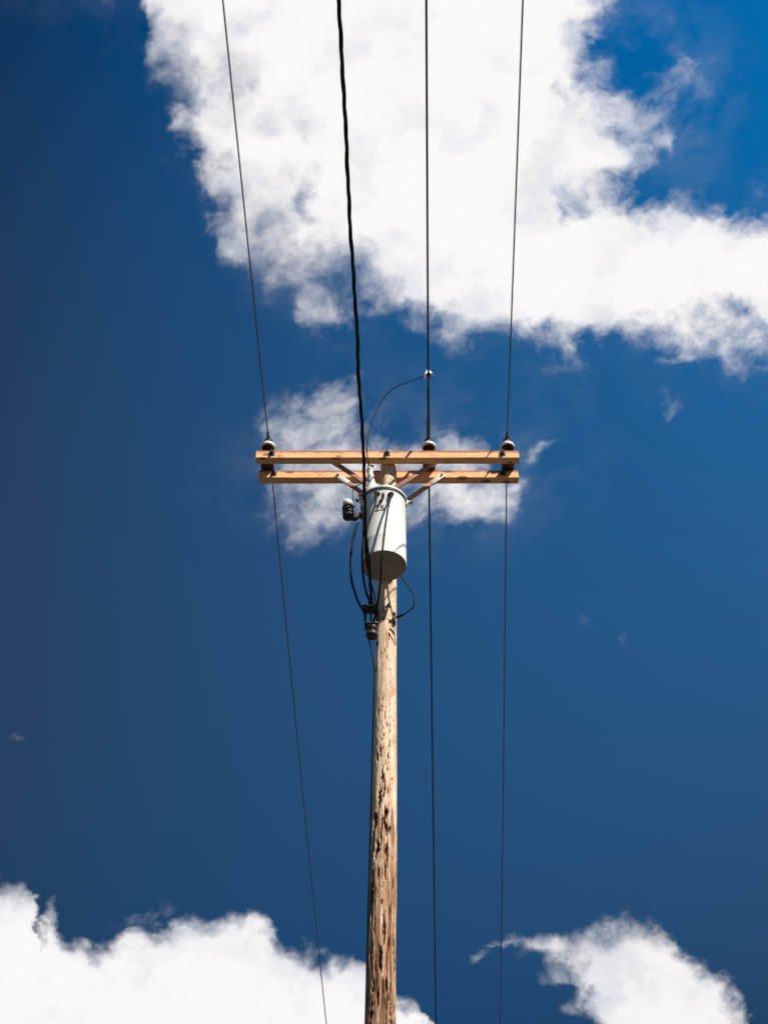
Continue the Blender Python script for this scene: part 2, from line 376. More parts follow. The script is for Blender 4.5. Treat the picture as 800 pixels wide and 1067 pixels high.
def hexnut(bm, c, axis, r, h): lathe(bm, [(r * .92, 0), (r, h * .12), (r, h * .88), (r * .92, h)], c, axis, 6)
NB = bmesh.new

# ------------------------------------------------------------------ ground
bm = NB(); bmesh.ops.create_grid(bm, x_segments=40, y_segments=40, size=1500)
g_ = link('ground', bm, M['ground'], smooth=False); g_['kind'] = 'structure'

# ------------------------------------------------------------------ the pole
PY = 10.235
def pole_x(z): return -.021 + (z - 7.18) * .0113
def pole_r(z):
    pts = [(0, .152), (5, .119), (7.18, .103), (8.65, .097), (10.33, .090), (11.5, .083), (12.97, .076)]
    for (a, ra), (b_, rb) in zip(pts, pts[1:]):
        if z <= b_: return ra + (rb - ra) * (z - a) / (b_ - a)
    return pts[-1][1]
pole = thing('utility_pole', 'tall weathered wooden power pole with double crossarms, cream wood gouged and rusty lower down', 'utility pole', (pole_x(0), PY, 0))
gouges = []   # (side angle offset as x fraction, z centre, half width m, half length m, depth)
for px_, y0, y1, w in [(400.5, 812, 833, 1.6), (395, 822, 842, 3.6), (401.2, 840, 858, 3.8), (402.5, 852, 872, 3.0), (407, 858, 870, 2.2), (398, 796, 824, 1.5), (393.3, 785, 793, 2.6),
                     (396, 776, 790, 1.5), (392.5, 876, 896, 4.5), (402.5, 878, 893, 3.0), (397, 846, 884, 1.8), (410, 910, 928, 2.0), (411.5, 922, 935, 1.5), (401.5, 896, 920, 1.6), (400, 952, 990, 2.2),
                     (410.5, 950, 1022, 2.0), (396, 988, 1014, 3.8), (403, 1018, 1036, 3.0), (405.5, 975, 993, 2.4), (388.5, 1020, 1036, 2.5), (391, 1000, 1018, 1.6),
                     (404.5, 1034, 1056, 2.2), (408, 1040, 1085, 2.4), (394, 905, 917, 2.0), (397.5, 938, 944, 1.8), (389, 850, 880, 2.8), (387.5, 900, 960, 2.4), (390, 955, 975, 1.6),
                     (400, 765, 768, 1.6), (406.5, 771, 776, 1.2), (408.5, 809, 813, 1.6), (409, 748, 752, 1.2), (403.3, 611, 615, 1.6), (409, 1068, 1090, 3), (396, 1072, 1100, 3), (390.5, 838, 868, 3.2), (388, 868, 900, 2.6), (388, 925, 950, 2.6), (386.5, 975, 1008, 2.6), (392.5, 1030, 1052, 2.4), (387, 1040, 1067, 3), (399, 1018, 1040, 1.8), (392, 690, 698, 1.8), (394, 735, 747, 1.6), (393, 757, 764, 1.6), (404, 885, 905, 1.4), (406.5, 940, 962, 1.6)]:  # many of these dark gouges sit along the left edge
    yc = (y0 + y1) / 2; p = at(px_, yc, PY - .08); q = at(px_, y0, PY - .08); s_ = at(px_, y1, PY - .08)
    scale = (p - CAM).dot(FW) / FOC
    r_ = pole_r(p.z); fr = max(-.98, min(.98, (p.x - pole_x(p.z)) / r_))
    gouges.append((math.asin(fr), p.z, w * scale * .92, (q.z - s_.z) * .5, min(.03, .008 + w * .0045)))
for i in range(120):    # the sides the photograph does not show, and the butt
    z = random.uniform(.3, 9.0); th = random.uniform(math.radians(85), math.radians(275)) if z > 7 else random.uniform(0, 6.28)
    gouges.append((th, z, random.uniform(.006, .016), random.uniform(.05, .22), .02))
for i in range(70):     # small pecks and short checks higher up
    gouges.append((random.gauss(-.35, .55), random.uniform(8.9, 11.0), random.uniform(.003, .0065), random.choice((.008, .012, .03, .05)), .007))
zs = []; z = -.3
while z < 6.6: zs.append(z); z += .06
while z < 12.955: zs.append(z); z += .011
SEG = 132
bm = NB(); lay = bm.verts.layers.float.new('rot'); lay2 = bm.verts.layers.float.new('peel'); rings = []
for z in zs:
    ring = []; r0 = pole_r(max(z, 0)); near = [g0 for g0 in gouges if abs(z - g0[1]) < g0[3] * 1.6]
    lowf = max(0, min(1, (9.6 - z) / 2.0))
    for k in range(SEG):
        th = 2 * math.pi * k / SEG      # th = 0 faces the viewer (-Y), +x at 90 degrees
        cx_, cz_ = math.sin(th), -math.cos(th)
        p = Vector((cx_ * 1.0, cz_ * 1.0, z))
        d = noise.fractal(Vector((cx_ * 1.1, cz_ * 1.1, z * .5)), 1, 2, 4) * .006
        d += noise.fractal(Vector((cx_ * 7, cz_ * 7, z * 1.1 + 9)), 1, 2, 3) * (.0015 + .003 * lowf)
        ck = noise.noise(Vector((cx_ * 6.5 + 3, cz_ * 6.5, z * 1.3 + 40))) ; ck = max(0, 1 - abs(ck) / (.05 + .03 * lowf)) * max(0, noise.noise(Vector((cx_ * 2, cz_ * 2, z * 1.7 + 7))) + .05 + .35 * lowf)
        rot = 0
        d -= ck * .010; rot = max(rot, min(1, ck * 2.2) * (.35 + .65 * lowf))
        for g0 in near:
            dth = (th - g0[0] + math.pi) % (2 * math.pi) - math.pi
            wob = noise.noise(Vector((z * 11, g0[0] * 9, 1))) * .9 + noise.noise(Vector((z * 45, g0[0] * 9, 4))) * .35
            v_ = (z - g0[1]) / (g0[3] * 1.25)
            wd = 1 - abs(v_) ** 1.4
            if wd <= 0: continue
            wd *= .75 + .5 * noise.noise(Vector((z * 30, g0[0] * 5, 8)))
            e = wd - abs(dth * r0 / g0[2] + wob)
            if e > 0:
                e = min(1, e * 2.6); d -= e * g0[4]; rot = max(rot, e)
        pf = max(0, min(1, (9.15 - z) / 1.3)); side = .5 - .5 * (cx_ * .9 + .1)  # darker peel spreads more low down and towards the left
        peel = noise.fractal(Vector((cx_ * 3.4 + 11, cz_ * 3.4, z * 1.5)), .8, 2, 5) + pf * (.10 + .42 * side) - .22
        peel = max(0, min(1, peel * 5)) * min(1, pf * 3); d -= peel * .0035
        x = pole_x(z) + cx_ * (r0 + d); y = PY + cz_ * (r0 + d)
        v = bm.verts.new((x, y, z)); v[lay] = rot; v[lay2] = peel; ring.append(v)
    rings.append(ring)
for a, c_ in zip(rings, rings[1:]):
    for k in range(SEG): bm.faces.new((a[k], a[(k + 1) % SEG], c_[(k + 1) % SEG], c_[k]))
top = bm.verts.new((pole_x(12.98), PY, zs[-1] + .012))
for k in range(SEG): bm.faces.new((rings[-1][k], rings[-1][(k + 1) % SEG], top))
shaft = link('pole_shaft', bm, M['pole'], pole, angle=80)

# crossarms
ZA = 12.800; HA = .112; DA = .080
arms = []
for (x0, x1, Y, seed) in [(-1.178, 1.243, 10.070, 0), (-1.167, 1.252, 10.318, 5)]:
    bm = NB()
    n = 120; ring_ = []
    c45 = .006
    prof = [(-DA / 2 + c45, -HA / 2), (DA / 2 - c45, -HA / 2), (DA / 2, -HA / 2 + c45), (DA / 2, HA / 2 - .012), (DA / 2 - .012, HA / 2), (-DA / 2 + .012, HA / 2), (-DA / 2, HA / 2 - .012), (-DA / 2, -HA / 2 + c45)]
    for i in range(n + 1):
        x = x0 + (x1 - x0) * i / n
        o_ = .0016 * noise.noise(Vector((x * 2.2, seed, 0))); o2 = .0016 * noise.noise(Vector((x * 1.6, seed, 9)))
        ring_.append([bm.verts.new((x, Y + DA / 2 + a + o_ + .0012 * noise.noise(Vector((x * 11, a * 40, b_ * 40 + seed))), ZA + b_ + o2 + .0014 * noise.noise(Vector((x * 12, b_ * 40, a * 40 + seed))))) for a, b_ in prof])
    for a, c_ in zip(ring_, ring_[1:]):
        for k in range(8): bm.faces.new((a[k], a[(k + 1) % 8], c_[(k + 1) % 8], c_[k]))
    bm.faces.new(ring_[0]); bm.faces.new(ring_[-1][::-1])
    a_ = link('crossarm', bm, M['arm'], pole, smooth=False)
    arms.append((a_, Y))
arms[0][0]['label'] = 'nearer crossarm, in front of the pole'; arms[1][0]['label'] = 'farther crossarm, behind the pole'

def washer_bolt(parent, x, Yf, z, sgn=-1, long=.05, tail=.03):
    """square washer, nut and rod end standing out of a face that looks to -Y"""
    bm = NB()
    box(bm, (x, Yf + sgn * .004, z), (.056, .006, .056), Matrix.Rotation(R(8), 3, 'Y'), .001)
    hexnut(bm, (x, Yf + sgn * .007, z), (0, sgn, 0), .019, .018)
    rod(bm, (x, Yf, z), (x, Yf + sgn * long, z), .0085)
    return link('through_bolt', bm, M['steel'], parent)

# bolts: near the left insulator, at the pole, near the right insulator
fa, ba = arms[0][0], arms[1][0]; FF, BF = 10.070, 10.318
for px_, py_ in [(283.3, 473.5), (403.3, 473.5), (523.5, 473.6)]:
    p = at(px_, py_, FF); washer_bolt(fa, p.x, FF, ZA + .004)
for px_, py_ in [(285.3, 494.0), (523.6, 494.2)]:
    p = at(px_, py_, BF); washer_bolt(ba, p.x, BF, ZA + .004)
# the through rods between the two arms
for x in (at(284, 484, 10.19).x, at(523.6, 484, 10.19).x):
    bm = NB(); rod(bm, (x, FF + DA, ZA + .004), (x, BF, ZA + .004), .009); link('spacer_rod', bm, M['steel'], pole)

# flat braces in pairs between the arms and the pole
def brace(x0, z0, x1, z1, Y, tip=.13):
    bm = NB(); a = Vector((x0, Y, z0)); b_ = Vector((x1, Y, z1)); d = b_ - a
    ang = math.atan2(-d.z, d.x)
    e0 = a + d.normalized() * tip
    c_ = (e0 + b_) / 2
    box(bm, c_, ((b_ - e0).length, .016, .046), Matrix.Rotation(ang, 3, 'Y'), .003)
    o = link('brace', bm, M['brace'], pole)
    bm = NB(); c2 = (a - d.normalized() * .02 + e0 + d.normalized() * .01) / 2
    box(bm, c2, ((e0 - a).length + .03, .022, .052), Matrix.Rotation(ang, 3, 'Y'), .004)
    link('end_fitting', bm, M['zinc'], o)
    bm = NB(); hexnut(bm, (a.x, Y - .011, a.z), (0, -1, 0), .012, .010); rod(bm, (a.x, Y, a.z), (a.x, Y - .028, a.z), .006)
    link('brace_bolt', bm, M['steel'], o)
YB = BF - .013; YF = FF + DA + .013
p = at(352.0, 496, YB); brace(p.x, p.z, .045 - .070, p.z - (.045 - .07 - p.x) * 1.0, YB)
p = at(460.2, 496, YB); brace(p.x, p.z, .045 + .070, p.z - (p.x - .115) * 1.0, YB)
p = at(348.5, 481, YF); brace(p.x, ZA - .02, .035 - .070, ZA - .02 - (.035 - .07 - p.x) * .95, YF, .05)
p = at(452.5, 481, YF); brace(p.x, ZA - .02, .035 + .070, ZA - .02 - (p.x - .105) * .95, YF, .05)
# the bolt that holds the braces to the pole
bm = NB(); rod(bm, (.04, PY - .14, 12.40), (.04, PY + .14, 12.40), .010); box(bm, (.04, PY - .088, 12.40), (.06, .008, .06), None, .001); hexnut(bm, (.04, PY - .094, 12.40), (0, -1, 0), .02, .018)
link('brace_through_bolt', bm, M['steel'], pole)

# pin insulators, seated on steel saddles between the arms
INS = []
for px_, py_, lab in [(279.5, 463.5, 'insulator at the left end of the crossarms'), (446.4, 463.0, 'insulator between the pole and the right end'), (528.2, 463.6, 'insulator at the right end of the crossarms')]:
    yc = 10.222; x = at(px_, py_, yc).x
    zb = 13.058
    bm = NB()
    lathe(bm, [(.012, .0), (.050, -.004), (.058, -.012), (.064, -.010), (.067, .004), (.0665, .020), (.060, .030), (.046, .036), (.040, .037), (.01, .037)], (x, yc, zb), seg=48)
    ins = link('insulator', bm, M['porc'], pole, angle=60); ins['label'] = lab
    bm = NB()   # dark head with the wire groove
    lathe(bm, [(.030, .0375), (.036, .040), (.034, .048), (.034, .056), (.041, .063), (.042, .072), (.036, .082), (.02, .088), (0, .089)], (x, yc, zb), seg=40)
    link('insulator_head', bm, M['glaze'], ins, angle=60)
    bm = NB()   # inside of the skirt with inner petticoats, its shade put into the dark colour
    lathe(bm, [(.010, -.004), (.018, -.022), (.026, -.022), (.030, -.010), (.036, -.009), (.040, -.019), (.046, -.019), (.052, -.016), (.0575, -.0125), (.01, -.0035)], (x, yc, zb), seg=48)
    link('skirt_underside', bm, M['glaze'], ins, angle=60)
    bm = NB()
    lathe(bm, [(.013, 12.82 - zb), (.013, 12.94 - zb), (.010, 0), (.009, .01)], (x, yc, zb), seg=16)
    lathe(bm, [(.02, 0), (.034, .006), (.034, .014), (.014, .022)], (x, yc, 12.868), seg=24)
    link('insulator_pin', bm, M['steel'], ins)
    bm = NB()   # saddle block spanning the gap between the arms
    box(bm, (x, (FF + DA + BF) / 2, 12.863), (.115, BF - FF - DA + .10, .010), None, .002)
    lathe(bm, [(.030, 0), (.034, .004), (.034, .018), (.02, .022)], (x, (FF + DA + BF) / 2, 12.838), seg=20)
    link('saddle', bm, M['rust'], ins)
    INS.append(Vector((x, yc, zb)))

# ------------------------------------------------------------------ the three line wires
def wire_path(A_, top_px, bot_px, YT=5.6, YB_=19.8):
    """one conductor: passes the insulator, sags away on both sides"""
    T_ = at(top_px, 0, YT); B_ = at(bot_px, 1067, YB_)
    P = []
    def side(Q, L):
        dy = Q.y - A_.y; s0 = (Q.x - A_.x) / dy
        # z = zA + s*t + k*t^2 through Q, with its lowest point half a span away
        t = abs(dy); k = (Q.z - A_.z) / (t * t - L * t); s_ = -k * L
        out = []; n = 60
        for i in range(n + 1):
            u = (i / n) ** 1.3 * 38
            out.append(Vector((A_.x + s0 * u * math.copysign(1, dy), A_.y + math.copysign(u, dy), A_.z + s_ * u + k * u * u)))
        return out
    near = side(T_, 42); far = side(B_, 42)
    return near[::-1] + far[1:]
lines = []
specs = [(232.3, 340, .0062, 'thin power line on the leftmost insulator', ),
         (444.0, 454, .0088, 'thicker power line on the insulator beside the pole, with the tap clamp on it'),
         (544.5, 521, .0064, 'thin power line on the rightmost insulator')]
for A_, (tp, bp, rr, lab) in zip(INS, specs):
    top_ = A_ + Vector((0, 0, .089 + rr))
    path = wire_path(top_, tp, bp)
    bm = NB(); tube(bm, path, rr, 8)
    o = link('power_line', bm, M['wire' if rr > .008 else 'thin'], loc=top_); tag(o, lab, 'power line', 'power lines strung over the crossarms')
    lines.append((o, path, top_))
    # wrapped tie at the insulator and armour along the conductor
    def sub(path, y0, y1, n=40):
        out = []
        for i in range(n + 1):
            y = y0 + (y1 - y0) * i / n
            for a, c_ in zip(path, path[1:]):
                if a.y <= y <= c_.y: out.append(a.lerp(c_, (y - a.y) / (c_.y - a.y))); break
        return out
    bm = NB()
    L = .12 if rr < .008 else .50
    seg_ = sub(path, A_.y - L - (.18 if rr > .008 else .0), A_.y + (.16 if rr > .008 else .10), 160)
    if rr > .008:
        tube(bm, seg_, lambda u: rr + .0035 + (.0045 if .45 < u < .92 and int(u * 90) % 3 else 0), 8)
    else:
        tube(bm, seg_, lambda u: rr + .0025 + (.003 if int(u * 40) % 3 else 0), 8)
    link('tie_wrap', bm, M['wire'], o)
    bm = NB()   # tie wire round the insulator's neck with its two ears
    pts = [A_ + Vector((.037 * math.cos(a), .037 * math.sin(a), .052)) for a in [2 * math.pi * k / 24 for k in range(25)]]
    tube(bm, pts, .005, 8)
    for s_ in (-1, 1):
        tube(bm, smooth_path([A_ + Vector((s_ * .037, .0, .052)), A_ + Vector((s_ * .030, -.030, .075)), top_ + Vector((s_ * .011, -.050, -.002)), top_ + Vector((s_ * .004, -.085, 0))], 5), .0045, 8)
        tube(bm, smooth_path([A_ + Vector((s_ * .037, .0, .052)), A_ + Vector((s_ * .030, .030, .075)), top_ + Vector((s_ * .011, .050, -.002)), top_ + Vector((s_ * .004, .085, 0))], 5), .0045, 8)
    link('tie_wire', bm, M['steel'], o)
def on_line(path, py):
    best = None
    for a, c_ in zip(path, path[1:]):
        for k in range(12):
            q = a.lerp(c_, k / 12); d = q - CAM
            y = CY - FOC * d.dot(UP) / d.dot(FW)
            if q.y < 12 and d.dot(FW) > 0 and (best is None or abs(y - py) < best[0]): best = (abs(y - py), q)
    return best[1]

# ------------------------------------------------------------------ tap clamp and jumper
HC = on_line(lines[1][1], 391.5)
clamp = thing('hot_line_clamp', 'small silver tap clamp gripping the thicker power line above the crossarms', 'clamp', HC)
bm = NB()
box(bm, HC + Vector((-.018, 0, .012)), (.022, .05, .075), Matrix.Rotation(R(22), 3, 'Y'), .005)
box(bm, HC + Vector((.014, -.004, .012)), (.020, .045, .05), Matrix.Rotation(R(-25), 3, 'Y'), .005)
box(bm, HC + Vector((.0, 0, .020)), (.05, .040, .016), None, .004)
link('clamp_body', bm, M['silver'], clamp)
bm = NB(); tube(bm, [HC + Vector((.02 + .022 * math.sin(a), 0, -.012 + .02 * math.cos(a))) for a in [2 * math.pi * k / 20 for k in range(21)]], .005, 8)
rod(bm, HC + Vector((.012, 0, .03)), HC + Vector((.018, 0, -.03)), .006)
link('eye_screw', bm, M['steel'], clamp)

BT = at(384.6, 486, 9.80)      # top of the high-voltage bushing
jp = [HC + Vector((-.02, 0, 0))]
jpx = [(436, 394.2), (421, 399.3), (411, 404), (403, 410.5), (396.5, 420), (390.5, 432), (386, 444), (383, 456), (382.2, 466), (382.4, 474), (383.6, 480)]
for i, (a, c_) in enumerate(jpx):
    u = (i + 1) / (len(jpx) + 1); jp.append(at(a, c_, HC.y + (9.80 - HC.y) * min(1, u * 1.0)))
jp.append(BT + Vector((0, 0, .01)))
bm = NB(); tube(bm, smooth_path(jp, 8), .0052, 8)
tag(link('jumper_wire', bm, M['wire'], loc=HC), 'thin wire arching from the tap clamp down to the transformer bushing', 'wire')

# ------------------------------------------------------------------ transformer
TX, TY, TR = .0, 9.872, .189
ZT, ZB = 11.935, 11.168
tr = thing('transformer', 'pale cylindrical pole transformer marked 25, hung on the pole under the crossarms', 'transformer', (TX, TY, ZB))
bm = NB()
lathe(bm, [(TR - .012, 0), (TR, .0), (TR + .0015, .012), (TR, .024), (TR, .20), (TR + .0008, .205), (TR, .21), (TR, ZT - ZB - .03), (TR + .003, ZT - ZB - .022), (TR + .003, ZT - ZB - .006), (TR - .01, ZT - ZB)], (TX, TY, ZB), seg=96)
tank = link('tank', bm, M['tank'], tr)
bm = NB()
lathe(bm, [(0, .006), (.03, .006), (.034, .0035), (.09, .0035), (.094, .007), (.15, .007), (TR - .020, .003), (TR - .0125, -.003), (TR - .003, -.003), (TR - .003, -.0005)], (TX, TY, ZB), seg=96)
link('tank_base', bm, M['base'], tank)
bm = NB()
lathe(bm, [(TR + .0045, -.004), (TR + .0125, -.001), (TR + .0145, .008), (TR + .0125, .017), (TR + .004, .020), (TR - .02, .034), (TR - .07, .050), (.06, .060), (0, .062)], (TX, TY, ZT), seg=96)
lid = link('lid', bm, M['tank'], tr, angle=50)
bm = NB(); lathe(bm, [(TR + .0062, -.020), (TR + .0095, -.018), (TR + .0095, -.008), (TR + .0062, -.005)], (TX, TY, ZT), seg=96)
link('clamp_band', bm, M['steel'], lid)
# high-voltage bushing on the lid
ax = (BT - Vector((-.088, 9.85, ZT + .045))); base_ = Vector((-.088, 9.85, ZT + .045)); L = ax.length
bm = NB()
lathe(bm, [(.085, -.05), (.086, .0), (.076, .05), (.058, .10), (.046, .125), (.044, .135), (.036, .15), (.032, L * .45), (.034, L * .48), (.028, L * .52), (.027, L * .65), (.031, L * .68), (.026, L * .72), (.024, L * .88), (.029, L * .91), (.022, L * .95), (.012, L * .97), (0, L * .975)], base_, ax, 40)
hv = link('high_voltage_bushing', bm, M['porc'], tr, angle=50)
bm = NB(); box(bm, BT + Vector((.005, 0, .0)), (.04, .03, .028), Matrix.Rotation(R(18), 3, 'Y'), .004); hexnut(bm, BT + Vector((.022, -.005, -.002)), (1, -.2, 0), .012, .016)
link('bushing_terminal', bm, M['rust'], hv)
def surf(px_, py_, off=0.0):
    """point on the tank wall"""
    Y = TY - TR
    for _ in range(12):
        p = at(px_, py_, Y); dx = max(-TR * .999, min(TR * .999, p.x - TX)); Y = TY - math.sqrt((TR + off) ** 2 - dx * dx)
    return at(px_, py_, Y)
def radial(p): return Vector((p.x - TX, p.y - TY, 0)).normalized()
# low-voltage bushings
LV = []
for px_, py_ in [(393.2, 515), (406.6, 516)]:
    p = surf(px_, py_); n_ = radial(p) + Vector((0, 0, -.5)); n_.normalize()
    bm = NB(); lathe(bm, [(.026, -.02), (.026, .008), (.021, .014), (.024, .022), (.019, .03), (.022, .038), (.015, .046), (.010, .060), (0, .061)], p, n_, 28)
    link('low_voltage_bushing', bm, M['glaze'], tr); LV.append(p + n_ * .052)
p = surf(380, 516); n_ = radial(p) + Vector((-.2, 0, -.4)); n_.normalize()
bm = NB(); lathe(bm, [(.026, -.02), (.026, .008), (.021, .014), (.024, .022), (.019, .03), (.022, .038), (.015, .046), (.010, .060), (0, .061)], p, n_, 28)
link('low_voltage_bushing', bm, M['glaze'], tr); LV.append(p + n_ * .052)
# lifting hook on the wall
p = surf(398, 518); q = surf(396.5, 523)
bm = NB(); n_ = radial(p)
tube(bm, smooth_path([surf(399, 514.2), surf(399.6, 516.5, .012), surf(399.0, 519.0, .020), surf(397.2, 521.4, .020), surf(395.2, 522.6, .008)], 6), .0095, 10)
link('lifting_hook', bm, M['black'], tank)
# lugs on both sides
for px_, py_, s_ in [(376.2, 523, -1), (423.0, 525.5, 1)]:
    c_ = Vector((TX + s_ * (TR + .022), TY - .02, at(px_, py_, TY).z))
    bm = NB(); box(bm, c_, (.060, .012, .045), Matrix.Rotation(R(s_ * 20), 3, 'Y'), .003)
    lug = link('lug', bm, M['tank'], tank)
    bm = NB(); hexnut(bm, c_ + Vector((s_ * .012, -.006, -.012)), (0, -1, 0), .012, .014); rod(bm, c_ + Vector((s_ * .03, -.006, -.02)), c_ + Vector((s_ * .03, -.04, -.02)), .007)
    link('lug_bolt', bm, M['steel'], lug)
# hanger brackets to the pole
for z in (ZT - .14, ZB + .16):
    bm = NB(); x_ = pole_x(z)
    for s_ in (-1, 1): box(bm, (x_ + s_ * .045, (TY + TR + PY - .08) / 2, z), (.012, PY - .07 - TY - TR + .03, .10), None, .002)
    box(bm, (x_, PY - .09, z), (.11, .012, .12), None, .002)
    link('hanger_bracket', bm, M['steel'], tr)
# painted number
def digits(txt, px_, py_, h):
    cu = bpy.data.curves.new('num', 'FONT'); cu.body = txt; cu.size = h; cu.extrude = 0; cu.resolution_u = 6; cu.space_character = 1.12; cu.offset = .0018
    to = bpy.data.objects.new('num', cu); col.objects.link(to)
    dg = bpy.context.evaluated_depsgraph_get(); me = bpy.data.meshes.new_from_object(to.evaluated_get(dg))
    bm = NB(); bm.from_mesh(me); bpy.data.objects.remove(to); bpy.data.meshes.remove(me)
    bmesh.ops.subdivide_edges(bm, edges=bm.edges, cuts=1)
    xs = [v.co.x for v in bm.verts]; mx = (min(xs) + max(xs)) / 2; my = sum(v.co.y for v in bm.verts) / len(bm.verts)
    p = surf(px_, py_); a0 = math.asin((p.x - TX) / TR)
    for v in bm.verts:
        a = a0 + (v.co.x - mx) * .92 / TR; r_ = TR + .0018
        v.co = Vector((TX + r_ * math.sin(a), TY - r_ * math.cos(a), p.z + v.co.y - my))
    return link('painted_number', bm, M['paint'], tank, smooth=False)
digits('25', 395.4, 529.6, .092)

# lightning arrester on its bracket
ac = Vector((at(363.3, 533, 9.84).x, 9.84, at(363.3, 533, 9.84).z)); zt = at(363, 527, 9.84).z + .01; zb_ = at(363, 541, 9.84).z + .015
bm = NB(); Hh = zt - zb_
prof = [(.020, 0), (.046, .006)]
k = 4
for i in range(k):
    z0 = .006 + (Hh - .012) * i / k; z1 = .006 + (Hh - .012) * (i + 1) / k
    prof += [(.051, z0 + .006), (.049, z0 + .012), (.043, z0 + .018), (.042, z1)]
prof += [(.03, Hh), (0, Hh)]
arr = thing('lightning_arrester', 'small ribbed dark arrester with white cap, on a bracket left of the transformer', 'surge arrester', (ac.x, ac.y, zb_))
lathe(bm, prof, (ac.x, ac.y, zb_), (-.06, 0, 1), 32); link('arrester_housing', bm, M['glaze'], arr, angle=50)
bm = NB(); lathe(bm, [(.040, -.004), (.043, .004), (.041, .035), (.034, .046), (.012, .052), (.010, .066), (0, .066)], (ac.x - .008, ac.y, zt), (-.06, 0, 1), 32)
box(bm, (ac.x - .034, ac.y - .005, zt + .045), (.010, .02, .045), Matrix.Rotation(R(-12), 3, 'Y'), .002)
link('arrester_cap', bm, M['porc'], arr)
bm = NB()
xe = TX - TR
tube(bm, smooth_path([(ac.x + .01, ac.y, zb_ + .03), (ac.x + .05, ac.y + .0, zb_ - .005), ((ac.x + xe) / 2 + .02, ac.y, zb_ + .025), (xe + .02, TY - .01, zb_ + .075)], 6), .026, 14)
box(bm, (xe - .004, TY - .03, zb_ + .07), (.02, .08, .11), None, .004)
link('arrester_bracket', bm, M['rust'], arr)
bm = NB(); box(bm, (ac.x + .048, ac.y - .03, zt - .045), (.016, .016, .03), Matrix.Rotation(R(-25), 3, 'Y'), .003)
link('arrester_terminal', bm, M['silver'], arr)

def lead(pxs, Ys, r_, label, m_='black', name='lead_wire', group='wires hanging about the transformer', ends=(None, None)):
    pts = []; n_ = len(pxs)
    for i, (a, c_) in enumerate(pxs):
        u = i / (n_ - 1) * (len(Ys) - 1); k = min(int(u), len(Ys) - 2); Y = Ys[k] + (Ys[k + 1] - Ys[k]) * (u - k)
        pts.append(at(a, c_, Y))
    if ends[0] is not None: pts[0] = ends[0]
    if ends[1] is not None: pts[-1] = ends[1]
    bm = NB(); tube(bm, smooth_path(pts, 8), r_, 8)
    return tag(link(name, bm, M[m_], loc=pts[0]), label, 'wire', group)

lead([(366, 526), (367.8, 521), (367.2, 514), (369, 508.5), (373, 505.5), (379, 503), (384, 500)], [9.83, 9.80], .0045, 'thin wire curling up from the arrester cap toward the white bushing', ends=(Vector((ac.x - .008, ac.y, zt + .06)), None))
lead([(393, 517), (391.2, 524), (387.2, 536), (383.4, 547), (381.4, 556), (380.6, 568), (381.6, 582), (384, 596), (386, 612), (386.5, 624)], [9.66, 9.60, 9.62, 9.80, 10.06], .0095, 'black wire slanting left across the pale tank face above the other wires', ends=(LV[0], None))
lead([(406.5, 518), (404.8, 527), (402.6, 540), (400.4, 555), (398.6, 572), (397.2, 590), (396.4, 604), (394.5, 622), (391, 640), (388, 652)], [9.63, 9.58, 9.58, 9.80, 10.08], .0088, 'black wire hanging straight down the middle of the pale tank', ends=(LV[1], None))
lead([(372.6, 545), (369.4, 555), (366.8, 567), (365.5, 580), (365.3, 592), (366.2, 604), (369.5, 617), (374, 629), (379.2, 638), (380.8, 650)], [9.84, 9.86, 9.95, 10.08], .0098, 'black wire bowing farthest left, from the arrester bracket down to the rack')
lead([(379, 519), (378.6, 532), (379, 545), (378.6, 558), (377.6, 572), (377.4, 588), (378.6, 603), (381, 615), (383.6, 624)], [9.72, 9.64, 9.7, 9.9, 10.06], .0095, 'black wire hanging down the left edge of the tank beside the service cable', ends=(LV[2], None))
lead([(384, 598), (386.5, 607), (389.4, 618), (392, 631), (391, 645)], [9.98, 10.10], .0058, 'short thin black wire between the service cable and the pole')
lead([(414, 590), (417.5, 599.5), (422.5, 606.5), (427.5, 614), (430.8, 621), (431.4, 629), (428.4, 634.8), (423, 638.6), (417.5, 641.2), (412.3, 643.6)], [10.05, 10.0, 10.08], .0062, 'thin black wire looping out on the right below the tank and back to the pole')
pw = at(412, 644, 10.15)
gc = thing('wire_connector', 'dark sleeve where the right-hand wire loop meets the pole', 'connector', pw)
a_, b_ = at(420.5, 640, 10.085), at(412.5, 643.5, 10.105)
bm = NB(); tube(bm, [a_, a_.lerp(b_, .3), a_.lerp(b_, .7), b_], lambda u: .009 + .005 * math.sin(math.pi * u), 12); link('sleeve', bm, M['black'], gc)
bm = NB(); q = at(411.2, 643, 10.15); box(bm, q + Vector((0, .01, -.02)), (.018, .05, .085), None, .003); hexnut(bm, q + Vector((-.006, -.02, .012)), (-.2, -1, 0), .016, .02); link('lag_bolt', bm, M['rust'], gc)

# rising ground wire along the pole's left side
pts = [at(380.6, 648, 10.09), at(381.6, 657, 10.10), at(384.4, 668, 10.12), at(387.2, 679, 10.13)]
z = pts[-1].z - .15
while z > .1:
    th = R(-82 - 8 * min(1, (10.2 - z) / 1.0) if z < 10.2 else -80)
    rr = pole_r(z) + .003
    pts.append(Vector((pole_x(z) + math.sin(th) * rr, PY - math.cos(th) * rr, z))); z -= .3
bm = NB(); tube(bm, smooth_path(pts, 6), .0058, 8)
tag(link('ground_wire', bm, M['wire'], loc=pts[-1]), 'thin wire leaving the rack and running down the pole along its left edge', 'wire')

